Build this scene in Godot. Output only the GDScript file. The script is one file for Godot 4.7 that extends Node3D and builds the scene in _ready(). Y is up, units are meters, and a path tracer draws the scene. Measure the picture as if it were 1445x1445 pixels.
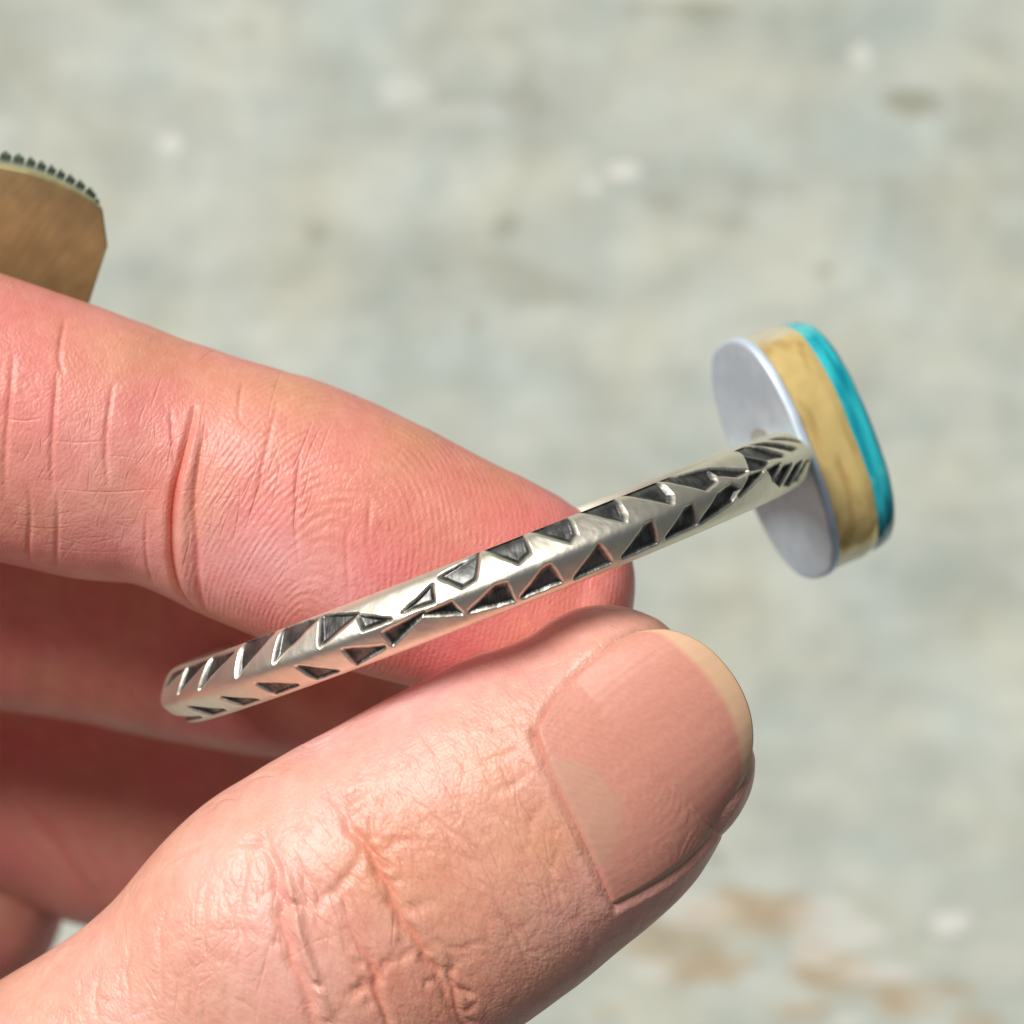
extends Node3D
# Close-up of a hand that holds a stamped silver ring over a weathered painted board.
# Shapes are worked out in millimetres on a plan: x to the right, y up the plan, z up towards the lens; place() turns that into
# the scene's metres (y up, the board's top at y = 0).

const LENS_Z := 110.0          # height of the lens above the plan's origin, mm
const BOARD_Z := -150.0        # the board below the plan's origin, mm
const FRAME := 50.0            # width seen at z = 0, mm

var rough_noise := FastNoiseLite.new()
var fine_noise := FastNoiseLite.new()
var blotch_noise := FastNoiseLite.new()


# ------------------------------------------------------------------ helpers

func at(x: float, y: float, z: float) -> Vector3:
	# a measured spot (1445 units across the frame) at a height z, in mm
	var k := FRAME / 1445.0 * (LENS_Z - z) / LENS_Z
	return Vector3((x - 722.5) * k, (722.5 - y) * k, z)


func place(p: Vector3) -> Vector3:
	return Vector3(p.x, p.z - BOARD_Z, -p.y) * 0.001


func turn(p: Vector3) -> Vector3:
	return Vector3(p.x, p.z, -p.y)


func lin(r: float, g: float, b: float) -> Color:
	return Color(r, g, b).linear_to_srgb()


func tag(o: Node, label: String, category: String, group := "", kind := "") -> void:
	o.set_meta("label", label)
	o.set_meta("category", category)
	if group: o.set_meta("group", group)
	if kind: o.set_meta("kind", kind)


func base(called: String, p: Vector3) -> Node3D:
	var o := Node3D.new()
	o.name = called
	add_child(o, true)
	o.position = place(p)
	return o


func piece(called: String, mesh: Mesh, material: Material, parent: Node3D) -> MeshInstance3D:
	var o := MeshInstance3D.new()
	o.name = called
	o.mesh = mesh
	o.material_override = material
	parent.add_child(o, true)
	return o


func rest_on(o: Node3D) -> Vector3:
	# the plan position (mm) of a thing's own origin
	var p := o.position * 1000.0
	return Vector3(p.x, -p.z, p.y + BOARD_Z)


# A sheet of rows x cols points (plan mm, relative to origin) as one indexed surface
func sheet(arrays_into: ArrayMesh, pts: PackedVector3Array, rows: int, cols: int, origin: Vector3, uvs = null, cols_color = null) -> void:
	var n := PackedVector3Array()
	n.resize(rows * cols)
	var wrap_c: bool = pts[0].distance_to(pts[cols - 1]) < 1e-4 and pts[(rows / 2) * cols].distance_to(pts[(rows / 2) * cols + cols - 1]) < 1e-4
	for i in rows:
		var up := maxi(i - 1, 0) * cols
		var dn := mini(i + 1, rows - 1) * cols
		for j in cols:
			var l := j - 1
			var r := j + 1
			if j == 0: l = cols - 2 if wrap_c else 0
			if j == cols - 1: r = 1 if wrap_c else cols - 1
			var a := pts[dn + j] - pts[up + j]
			var b := pts[i * cols + r] - pts[i * cols + l]
			var c := a.cross(b)
			n[i * cols + j] = c.normalized() if c.length_squared() > 1e-16 else Vector3.ZERO
	for j in cols:     # closed ends
		for e in [0, rows - 1]:
			if n[e * cols + j] == Vector3.ZERO or pts[e * cols].distance_to(pts[e * cols + cols / 2]) < 1e-4:
				var m := 1 if e == 0 else rows - 2
				var s := Vector3.ZERO
				for k in cols: s += n[m * cols + k]
				n[e * cols + j] = s.normalized()
	var out := PackedVector3Array()
	out.resize(rows * cols)
	for k in rows * cols:
		out[k] = turn(pts[k] - origin) * 0.001
		n[k] = turn(n[k])
	var idx := PackedInt32Array()
	idx.resize((rows - 1) * (cols - 1) * 6)
	var w := 0
	for i in rows - 1:
		for j in cols - 1:
			var a := i * cols + j
			idx[w] = a; idx[w + 1] = a + 1; idx[w + 2] = a + cols
			idx[w + 3] = a + 1; idx[w + 4] = a + cols + 1; idx[w + 5] = a + cols
			w += 6
	var arr := []
	arr.resize(Mesh.ARRAY_MAX)
	arr[Mesh.ARRAY_VERTEX] = out
	arr[Mesh.ARRAY_NORMAL] = n
	arr[Mesh.ARRAY_INDEX] = idx
	if uvs != null: arr[Mesh.ARRAY_TEX_UV] = uvs
	if cols_color != null: arr[Mesh.ARRAY_COLOR] = cols_color
	arrays_into.add_surface_from_arrays(Mesh.PRIMITIVE_TRIANGLES, arr)


func catmull(a, b, c, d, t: float):
	return 0.5 * (2.0 * b + (c - a) * t + (2.0 * a - 5.0 * b + 4.0 * c - d) * t * t + (3.0 * b - a - 3.0 * c + d) * t * t * t)


# ------------------------------------------------------------------ fingers
# A finger is a swept limb: rows along its axis, each a rounded section of half width a (across) and half depth b.
class Limb:
	var c := PackedVector3Array()    # centres
	var t := PackedVector3Array()    # direction
	var a := PackedFloat32Array()
	var b := PackedFloat32Array()
	var wide := PackedFloat32Array() # half width without the rounding of the tip
	var s := PackedFloat32Array()    # distance along
	var rows := 0
	var cols := 0
	var s0 := 0.0                    # where the detailed part begins
	var length := 1.0                # length of the detailed part
	var tw := 0
	var th := 0
	var macro := PackedFloat32Array()   # relief carried by the mesh, mm
	var micro := PackedFloat32Array()   # finer relief carried by the material, mm
	var mw := 0
	var mh := 0
	var pts := PackedVector3Array()

	func frame_n(i: int) -> Vector3:
		var n := Vector3(0, 0, 1) - t[i] * t[i].z
		return n.normalized()


func make_limb(stations: Array, cap: float, body_rows: int, cap_rows: int, cols: int, depth_share := 0.86, blunt := 2.3, seen_from := 0) -> Limb:
	# stations: [x, y, z, half width] with x, y, half width measured on the plan at height z
	var l := Limb.new()
	var cs := []
	var ws := []
	for q in stations:
		cs.append(at(q[0], q[1], q[2]))
		ws.append(q[3] * FRAME / 1445.0 * (LENS_Z - q[2]) / LENS_Z)
	var fine_c := []
	var fine_w := []
	var k := cs.size()
	for i in k - 1:
		for j in 40:
			var u := j / 40.0
			fine_c.append(catmull(cs[maxi(i - 1, 0)], cs[i], cs[i + 1], cs[mini(i + 2, k - 1)], u))
			fine_w.append(catmull(ws[maxi(i - 1, 0)], ws[i], ws[i + 1], ws[mini(i + 2, k - 1)], u))
	fine_c.append(cs[k - 1])
	fine_w.append(ws[k - 1])
	var acc := [0.0]
	for i in range(1, fine_c.size()): acc.append(acc[i - 1] + fine_c[i].distance_to(fine_c[i - 1]))
	var total: float = acc[-1]
	var zt: float = stations[-1][2]
	var cap_mm: float = cap * FRAME / 1445.0 * (LENS_Z - zt) / LENS_Z
	var at_i := 0
	for r in body_rows:
		var want := total * r / (body_rows - 1.0)
		if seen_from > 0:      # fewer rows where the limb is outside the picture
			var far_rows := int(body_rows * 0.1)
			var far: float = acc[seen_from * 40]
			want = far * r / far_rows if r < far_rows else lerpf(far, total, (r - far_rows) / (body_rows - 1.0 - far_rows))
		while at_i < acc.size() - 2 and acc[at_i + 1] < want: at_i += 1
		var u: float = clampf((want - acc[at_i]) / maxf(acc[at_i + 1] - acc[at_i], 1e-6), 0.0, 1.0)
		l.c.append(fine_c[at_i].lerp(fine_c[at_i + 1], u))
		l.wide.append(lerpf(fine_w[at_i], fine_w[at_i + 1], u))
		l.a.append(l.wide[r])
		l.s.append(want)
	for r in body_rows:
		l.t.append((l.c[mini(r + 1, body_rows - 1)] - l.c[maxi(r - 1, 0)]).normalized())
	var end_t := l.t[body_rows - 1]
	var end_c := l.c[body_rows - 1]
	var end_w := l.wide[body_rows - 1]
	for r in cap_rows:
		var f := (r + 1.0) / cap_rows
		var x := sin(f * PI / 2.0)
		l.c.append(end_c + end_t * cap_mm * x)
		l.t.append(end_t)
		l.wide.append(end_w)
		l.a.append(end_w * pow(maxf(1.0 - pow(x, blunt), 0.0), 1.0 / blunt))
		l.s.append(total + cap_mm * x)
	l.rows = body_rows + cap_rows
	l.cols = cols
	for r in l.rows: l.b.append(l.a[r] * depth_share)
	l.s0 = 0.0
	l.length = l.s[-1]
	return l


func limb_point(l: Limb, i: int, ang: float) -> Vector3:
	var n := l.frame_n(i)
	var e := l.t[i].cross(n)
	var ca := cos(ang)
	var sa := sin(ang)
	return l.c[i] + e * (l.a[i] * signf(ca) * pow(absf(ca), 0.92)) + n * (l.b[i] * signf(sa) * pow(absf(sa), 0.92))


func find_row(l: Limb, p: Vector3) -> int:
	var best := 0
	var bd := 1e9
	var i := 0
	while i < l.rows:
		var d := Vector2(p.x - l.c[i].x, p.y - l.c[i].y).length_squared()
		if d < bd:
			bd = d; best = i
		i += 6
	for k in range(maxi(best - 6, 0), mini(best + 7, l.rows)):
		var d := Vector2(p.x - l.c[k].x, p.y - l.c[k].y).length_squared()
		if d < bd:
			bd = d; best = k
	return best


# the spot of a limb's upper side that is measured at (x, y): (distance along, angle, row, height)
func spot(l: Limb, x: float, y: float) -> Array:
	var z: float = l.c[l.rows / 2].z + 4.0
	var i := 0
	var across := 0.0
	for k in 4:
		var p := at(x, y, z)
		i = find_row(l, p)
		var e := l.t[i].cross(l.frame_n(i))
		across = (p - l.c[i]).dot(e)
		var f := clampf(across / maxf(l.a[i], 0.2), -0.97, 0.97)
		z = l.c[i].z + l.b[i] * sqrt(1.0 - f * f)
	var c := clampf(across / maxf(l.a[i], 0.2), -0.999, 0.999)
	return [l.s[i], acos(signf(c) * pow(absf(c), 1.0 / 0.92)), i, z]


func uv_of(l: Limb, x: float, y: float) -> Vector2:
	var q := spot(l, x, y)
	return Vector2((q[0] - l.s0) / l.length, q[1] / TAU)


func detail(l: Limb, s0: float, tw: int, th: int, mw: int, mh: int) -> void:
	l.s0 = s0
	l.length = l.s[-1] - s0
	l.tw = tw; l.th = th; l.mw = mw; l.mh = mh
	l.micro.resize(tw * th)
	l.macro.resize(mw * mh)


# One crease: through measured spots; width and depth in mm. Negative depth is a groove.
func crease(l: Limb, spots: Array, width: float, depth: float, fine := true, taper := true) -> void:
	var uv := []
	for q in spots: uv.append(uv_of(l, q[0], q[1]))
	var k := uv.size()
	var dense := PackedVector2Array()
	for i in k - 1:
		var a: Vector2 = uv[i]
		var b: Vector2 = uv[i + 1]
		var gap := Vector2((a.x - b.x) * l.length, (a.y - b.y) * 38.0).length()
		var n := maxi(2, int(gap / (width * 0.35)))
		for j in n:
			dense.append(catmull(uv[maxi(i - 1, 0)], a, b, uv[mini(i + 2, k - 1)], j / float(n)))
	dense.append(uv[k - 1])
	stroke(l, dense, width, depth, fine, taper)


func stroke(l: Limb, dense: PackedVector2Array, width: float, depth: float, fine: bool, taper: bool) -> void:
	var w := l.tw if fine else l.mw
	var h := l.th if fine else l.mh
	var px := w / l.length
	var py := h / 38.0
	var n := dense.size()
	for i in n - 1:
		var pa := Vector2(dense[i].x * w, dense[i].y * h)
		var pb := Vector2(dense[i + 1].x * w, dense[i + 1].y * h)
		var f := (i + 0.5) / (n - 1.0)
		var k := depth * (pow(sin(f * PI), 0.8) if taper else 1.0)
		var rx := width * px * 1.6 + 1.0
		var ry := width * py * 1.6 + 1.0
		var x0 := clampi(int(minf(pa.x, pb.x) - rx), 0, w - 1)
		var x1 := clampi(int(maxf(pa.x, pb.x) + rx), 0, w - 1)
		var y0 := clampi(int(minf(pa.y, pb.y) - ry), 0, h - 1)
		var y1 := clampi(int(maxf(pa.y, pb.y) + ry), 0, h - 1)
		var ax := pa.x / px
		var ay := pa.y / py
		var dx := (pb.x - pa.x) / px
		var dy := (pb.y - pa.y) / py
		var dd := maxf(dx * dx + dy * dy, 1e-9)
		for y in range(y0, y1 + 1):
			for x in range(x0, x1 + 1):
				var qx := x / px - ax
				var qy := y / py - ay
				var u := clampf((qx * dx + qy * dy) / dd, 0.0, 1.0)
				qx -= u * dx
				qy -= u * dy
				var e := (qx * qx + qy * qy) / (width * width)
				if e < 2.5:
					var v := k * exp(-2.2 * e)
					var at_k := y * w + x
					if fine:
						if (k < 0.0 and v < l.micro[at_k]) or (k > 0.0 and v > l.micro[at_k]): l.micro[at_k] = v
					else:
						if (k < 0.0 and v < l.macro[at_k]) or (k > 0.0 and v > l.macro[at_k] and l.macro[at_k] > -0.03): l.macro[at_k] = v


# many short lines scattered over a patch of the skin (centre and size measured), all near one heading
func scatter_lines(l: Limb, rng: RandomNumberGenerator, cx: float, cy: float, rx: float, ry: float, heading: float, spread: float, count: int, long: float, width: float, depth: float) -> void:
	for i in count:
		var q := Vector2(rng.randfn(0, 0.5), rng.randfn(0, 0.5))
		var h := heading + rng.randfn(0.0, spread)
		var n := long * rng.randf_range(0.5, 1.3)
		var p := Vector2(cx + q.x * rx, cy + q.y * ry)
		var d := Vector2(cos(h), sin(h)) * n * 0.5
		var bend := Vector2(-d.y, d.x) * rng.randf_range(-0.06, 0.06)
		crease(l, [[p.x - d.x, p.y - d.y], [p.x + bend.x, p.y + bend.y], [p.x + d.x, p.y + d.y]], width * rng.randf_range(0.7, 1.3), depth * rng.randf_range(0.4, 1.2))


func macro_at(l: Limb, u: float, v: float) -> float:
	if l.mw == 0 or u < 0.0 or u > 1.0: return 0.0
	var x := clampf(u * l.mw, 0.0, l.mw - 1.001)
	var y := clampf(v * l.mh, 0.0, l.mh - 1.001)
	var i := int(x)
	var j := int(y)
	var fx := x - i
	var fy := y - j
	var k := j * l.mw + i
	return lerpf(lerpf(l.macro[k], l.macro[k + 1], fx), lerpf(l.macro[k + l.mw], l.macro[k + l.mw + 1], fx), fy)


# distance to a closed outline, negative inside
func outline_distance(poly: PackedVector2Array, p: Vector2) -> float:
	var d := 1e9
	var inside := false
	var n := poly.size()
	var j := n - 1
	for i in n:
		var a := poly[i]
		var b := poly[j]
		var e := b - a
		var w := p - a
		var q := w - e * clampf(w.dot(e) / maxf(e.length_squared(), 1e-9), 0.0, 1.0)
		d = minf(d, q.length_squared())
		if (a.y > p.y) != (b.y > p.y) and p.x < (b.x - a.x) * (p.y - a.y) / (b.y - a.y) + a.x: inside = not inside
		j = i
	return -sqrt(d) if inside else sqrt(d)


# skin of one limb: adds a surface to mesh. tint(i, j, u, v, macro) gives the colour; nail_bed is an outline in mm (along the axis, across), or empty
func skin(l: Limb, mesh: ArrayMesh, origin: Vector3, warm: Color, cool: Color, patches := [], nail_outline := PackedVector2Array(), nail_rows := Vector2i(0, 0)) -> void:
	var cols := l.cols
	var pts := PackedVector3Array()
	var uvs := PackedVector2Array()
	var tint := PackedColorArray()
	pts.resize(l.rows * cols); uvs.resize(l.rows * cols); tint.resize(l.rows * cols)
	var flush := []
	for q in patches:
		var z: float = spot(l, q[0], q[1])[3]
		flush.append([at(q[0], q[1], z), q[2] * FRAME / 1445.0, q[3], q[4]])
	for i in l.rows:
		var n := l.frame_n(i)
		var e := l.t[i].cross(n)
		var u := (l.s[i] - l.s0) / l.length
		for j in cols:
			var v := j / (cols - 1.0)
			var ang := v * TAU
			var ca := cos(ang)
			var sa := sin(ang)
			var ea := l.a[i] * signf(ca) * pow(absf(ca), 0.92)
			var p := l.c[i] + e * ea + n * (l.b[i] * signf(sa) * pow(absf(sa), 0.92))
			var outward := (e * ca * l.b[i] + n * sa * l.a[i])
			if i > l.rows - 60: outward += l.t[i] * (l.wide[i] - l.a[i])
			outward = outward.normalized()
			var m := macro_at(l, u, v)
			var lump := blotch_noise.get_noise_3d(p.x * 1.6, p.y * 1.6, p.z * 1.6) * 0.10 + fine_noise.get_noise_3d(p.x * 2.0, p.y * 2.0, p.z * 2.0) * 0.015
			var under := 0.0
			if i >= nail_rows.x and i < nail_rows.y and sa > -0.2 and nail_outline.size():
				var d := outline_distance(nail_outline, Vector2(p.x, p.y))
				if d < 0.0: under = -0.32 * smoothstep(-0.05, 0.5, -d)
				else: under = 0.17 * exp(-d / 0.6) * smoothstep(-0.02, 0.3, d)
			p += outward * (m + lump + under)
			pts[i * cols + j] = p
			uvs[i * cols + j] = Vector2(u, v)
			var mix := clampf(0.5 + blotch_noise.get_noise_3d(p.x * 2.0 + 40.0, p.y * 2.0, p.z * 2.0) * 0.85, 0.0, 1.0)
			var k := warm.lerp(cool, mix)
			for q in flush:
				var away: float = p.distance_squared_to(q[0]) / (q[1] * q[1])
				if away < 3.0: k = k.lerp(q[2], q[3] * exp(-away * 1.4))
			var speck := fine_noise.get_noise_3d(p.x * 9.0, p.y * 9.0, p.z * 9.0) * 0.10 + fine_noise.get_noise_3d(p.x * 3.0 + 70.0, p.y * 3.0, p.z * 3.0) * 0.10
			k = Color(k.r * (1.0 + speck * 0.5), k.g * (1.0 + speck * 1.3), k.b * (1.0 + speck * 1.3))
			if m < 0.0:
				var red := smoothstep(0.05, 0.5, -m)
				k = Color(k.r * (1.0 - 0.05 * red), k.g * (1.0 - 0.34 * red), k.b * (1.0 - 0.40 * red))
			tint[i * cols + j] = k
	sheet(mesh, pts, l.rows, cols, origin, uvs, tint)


# the fine relief of a limb as a texture: strokes, cells and grain together
func relief(l: Limb, cell: float, cell_depth: float, seed_n: int, coarse_depth := 0.0) -> ImageTexture:
	var cells := FastNoiseLite.new()
	cells.noise_type = FastNoiseLite.TYPE_CELLULAR
	cells.cellular_return_type = FastNoiseLite.RETURN_DISTANCE2_SUB
	cells.frequency = 1.0 / (cell * l.tw / l.length)
	cells.fractal_type = FastNoiseLite.FRACTAL_NONE
	cells.domain_warp_enabled = true
	cells.domain_warp_amplitude = 14.0
	cells.domain_warp_frequency = 0.02
	cells.seed = seed_n
	var a := cells.get_image(l.tw, l.th, false, false, false).get_data()
	var grain := FastNoiseLite.new()
	grain.noise_type = FastNoiseLite.TYPE_SIMPLEX
	grain.frequency = 0.09
	grain.fractal_octaves = 3
	grain.seed = seed_n + 1
	var b := grain.get_image(l.tw, l.th, false, false, false).get_data()
	var broad := FastNoiseLite.new()
	broad.frequency = 0.006
	broad.seed = seed_n + 2
	var c := broad.get_image(l.tw, l.th, false, false, true).get_data()
	cells.frequency = 1.0 / (cell * 2.6 * l.tw / l.length)
	cells.seed = seed_n + 7
	cells.domain_warp_amplitude = 40.0
	cells.domain_warp_frequency = 0.012
	var e := cells.get_image(l.tw, l.th, false, false, false).get_data()
	var kd := coarse_depth / 60.0
	var out := PackedFloat32Array()
	out.resize(l.tw * l.th)
	var kc := cell_depth / 255.0
	for i in l.tw * l.th:
		var q := minf(a[i], 110.0)
		out[i] = 0.5 + l.micro[i] + (q * kc) * (c[i] / 255.0) + b[i] * (0.016 / 255.0) + minf(e[i], 60.0) * kd * (1.3 - c[i] / 200.0)
	var im := Image.create_from_data(l.tw, l.th, false, Image.FORMAT_RF, out.to_byte_array())
	return ImageTexture.create_from_image(im)


func skin_material(tex: Texture2D, relief_cm := 0.1, rough := 0.44) -> StandardMaterial3D:
	var m := StandardMaterial3D.new()
	m.vertex_color_use_as_albedo = true
	m.albedo_color = Color.WHITE
	m.roughness = rough
	m.metallic_specular = 0.5
	m.subsurf_scatter_enabled = true
	m.subsurf_scatter_strength = 0.10
	if tex:
		m.heightmap_enabled = true
		m.heightmap_texture = tex
		m.heightmap_scale = relief_cm
	return m


# ------------------------------------------------------------------ the setting

func board_texture() -> Texture2D:
	var n := 1280
	var span := 170.0
	var soft := FastNoiseLite.new(); soft.seed = 3; soft.frequency = 0.007; soft.fractal_octaves = 5
	var streak := FastNoiseLite.new(); streak.seed = 9; streak.frequency = 0.012; streak.fractal_octaves = 4
	var spots := FastNoiseLite.new(); spots.seed = 14; spots.frequency = 0.02; spots.fractal_octaves = 4
	var hue := FastNoiseLite.new(); hue.seed = 21; hue.frequency = 0.006; hue.fractal_octaves = 3
	var a := soft.get_image(n, n, false, false, true).get_data()
	var s_im := streak.get_image(n / 4, n, false, false, true)
	s_im.resize(n, n, Image.INTERPOLATE_CUBIC)
	var b := s_im.get_data()
	var c := spots.get_image(n, n, false, false, true).get_data()
	var d := hue.get_image(n, n, false, false, true).get_data()
	# worn patches: measured spot, size, strength, kind (0 bare brown wood, 1 white paint, 2 grey-brown smudge)
	var marks := [
		[1075, 1278, 60, 26, 0.8, 0], [1000, 1370, 46, 22, 0.75, 0], [1165, 1372, 50, 28, 0.8, 0], [1130, 1425, 44, 12, 0.8, 0], [1262, 1415, 60, 32, 0.9, 0], [1310, 1425, 40, 14, 0.6, 0],
		[940, 1330, 44, 26, 0.5, 0], [870, 1425, 40, 14, 0.4, 0], [1360, 1440, 40, 12, 0.5, 0], [1195, 1400, 90, 12, 0.35, 0], [1060, 1320, 60, 14, 0.3, 0],
		[1340, 1300, 34, 18, 0.9, 1], [1170, 1280, 40, 30, 0.5, 1], [1235, 1370, 60, 16, 0.6, 1], [980, 1280, 40, 20, 0.5, 1], [1190, 1320, 50, 22, 0.55, 1], [920, 1370, 30, 16, 0.5, 1], [1150, 1350, 34, 12, 0.6, 1], [1400, 1350, 60, 30, 0.3, 1], [1200, 1440, 40, 14, 0.7, 1],
		[835, 258, 22, 22, 1.0, 1], [868, 240, 26, 13, 1.0, 1], [236, 203, 18, 18, 0.8, 1], [1218, 84, 16, 18, 0.8, 1], [570, 125, 26, 20, 0.5, 1], [98, 88, 24, 18, 0.5, 1], [300, 110, 34, 14, 0.4, 1], [660, 160, 60, 10, 0.35, 1], [960, 95, 90, 30, 0.25, 1],
		[1295, 142, 50, 22, 0.9, 2], [1318, 142, 20, 10, 0.7, 2], [1160, 380, 26, 18, 0.8, 2], [1232, 390, 26, 14, 0.5, 2], [1370, 415, 18, 22, 0.6, 2], [710, 317, 15, 14, 0.6, 2], [445, 325, 18, 16, 0.55, 2], [668, 455, 18, 16, 0.5, 2], [740, 140, 24, 30, 0.4, 2], [940, 285, 40, 16, 0.4, 2], [1020, 315, 60, 14, 0.35, 2], [975, 10, 60, 14, 0.5, 2], [1080, 265, 40, 20, 0.3, 2], [1010, 1210, 16, 10, 0.7, 2], [1185, 1250, 40, 16, 0.4, 2], [1210, 1255, 14, 14, 0.5, 2], [740, 400, 70, 30, 0.3, 2], [1380, 120, 60, 60, 0.25, 2], [350, 40, 120, 24, 0.3, 2], [1330, 270, 100, 30, 0.2, 2]]
	var layers := []
	for k in 3:
		var f := PackedFloat32Array()
		f.resize(n * n)
		layers.append(f)
	for m in marks:
		var p := at(m[0], m[1], BOARD_Z)
		var k := FRAME / 1445.0 * (LENS_Z - BOARD_Z) / LENS_Z * n / span
		var cx: float = (p.x / span + 0.5) * n
		var cy: float = (0.5 - p.y / span) * n
		var rx: float = m[2] * k
		var ry: float = m[3] * k
		var f: PackedFloat32Array = layers[m[5]]
		var strength: float = m[4] * [1.0, 0.9, 1.0][m[5]]
		if m[5] == 0: rx *= 1.35
		for y in range(maxi(0, int(cy - ry * 1.7)), mini(n, int(cy + ry * 1.7))):
			for x in range(maxi(0, int(cx - rx * 1.7)), mini(n, int(cx + rx * 1.7))):
				var q := Vector2((x - cx) / rx, (y - cy) / ry).length() + (b[y * n + x] - 128) / 110.0 + (c[y * n + x] - 128) / 260.0
				var v := strength * (1.0 - smoothstep(0.4, 1.2, q))
				if v > f[y * n + x]: f[y * n + x] = v
		layers[m[5]] = f
	var out := PackedByteArray()
	out.resize(n * n * 3)
	var l0: PackedFloat32Array = layers[0]
	var l1: PackedFloat32Array = layers[1]
	var l2: PackedFloat32Array = layers[2]
	for i in n * n:
		var g := (a[i] - 128) * 0.08 + (b[i] - 128) * 0.09 + (c[i] - 128) * 0.06
		var h := 0.5 + (d[i] - 128) * 0.03 + (b[i] - 128) * 0.008
		var r := 181.0 + g + h
		var gg := 187.0 + g
		var bb := 177.0 + g - h * 1.2
		var k := l0[i]
		r = lerpf(r, 178.0 + g, k); gg = lerpf(gg, 158.0 + g, k); bb = lerpf(bb, 130.0 + g, k)
		k = l1[i]
		r = lerpf(r, 222.0, k); gg = lerpf(gg, 222.0, k); bb = lerpf(bb, 216.0, k)
		k = l2[i] * 0.6
		r = lerpf(r, 132.0, k); gg = lerpf(gg, 128.0, k); bb = lerpf(bb, 108.0, k)
		out[i * 3] = clampi(int(r), 0, 255); out[i * 3 + 1] = clampi(int(gg), 0, 255); out[i * 3 + 2] = clampi(int(bb), 0, 255)
	return ImageTexture.create_from_image(Image.create_from_data(n, n, false, Image.FORMAT_RGB8, out))


func build_board() -> void:
	var span := 0.170
	var half := span * 2.5
	var mesh := ArrayMesh.new()
	var st := SurfaceTool.new()
	st.begin(Mesh.PRIMITIVE_TRIANGLES)
	var corners := [Vector3(-half, 0, -half), Vector3(half, 0, -half), Vector3(half, 0, half), Vector3(-half, 0, half)]
	var uv := [Vector2(-2, -2), Vector2(3, -2), Vector2(3, 3), Vector2(-2, 3)]
	for f in [[0, 1, 2], [0, 2, 3]]:
		for k in f:
			st.set_normal(Vector3.UP); st.set_uv(uv[k]); st.add_vertex(corners[k])
	for k in 4:
		var p: Vector3 = corners[k]
		var q: Vector3 = corners[(k + 1) % 4]
		var dn := Vector3(0, -0.03, 0)
		var nrm := (p + q).normalized()
		for v in [[p, uv[k]], [q + dn, uv[(k + 1) % 4]], [q, uv[(k + 1) % 4]], [p, uv[k]], [p + dn, uv[k]], [q + dn, uv[(k + 1) % 4]]]:
			st.set_normal(nrm); st.set_uv(v[1]); st.add_vertex(v[0])
	for f in [[0, 2, 1], [0, 3, 2]]:
		for k in f:
			st.set_normal(Vector3.DOWN); st.set_uv(uv[k]); st.add_vertex(corners[k] + Vector3(0, -0.03, 0))
	st.commit(mesh)
	var m := StandardMaterial3D.new()
	m.albedo_texture = board_texture()
	m.roughness = 0.7
	m.metallic_specular = 0.3
	var o := MeshInstance3D.new()
	o.name = "tabletop"
	o.mesh = mesh
	o.material_override = m
	add_child(o, true)
	tag(o, "weathered grey-green painted wooden board far below the hand", "tabletop", "", "structure")


# ------------------------------------------------------------------ the stamped ring

const RING_R := 15.95
const BAND_HALF := 1.36
var ring_c := Vector3.ZERO
var ring_r := Vector3.ZERO
var ring_w := Vector3.ZERO


func ring_spot(x: float, y: float) -> Vector2:
	# a measured spot on the band as (distance round it from its crest, distance across it), mm
	var z := RING_R
	var phi := 0.0
	var p := Vector3.ZERO
	for k in 8:
		p = at(x, y, z) - ring_c
		phi = asin(clampf(p.dot(ring_r) / RING_R, -0.9995, 0.9995))
		z = RING_R * cos(phi)
	return Vector2(phi * RING_R, p.dot(ring_w))


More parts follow.
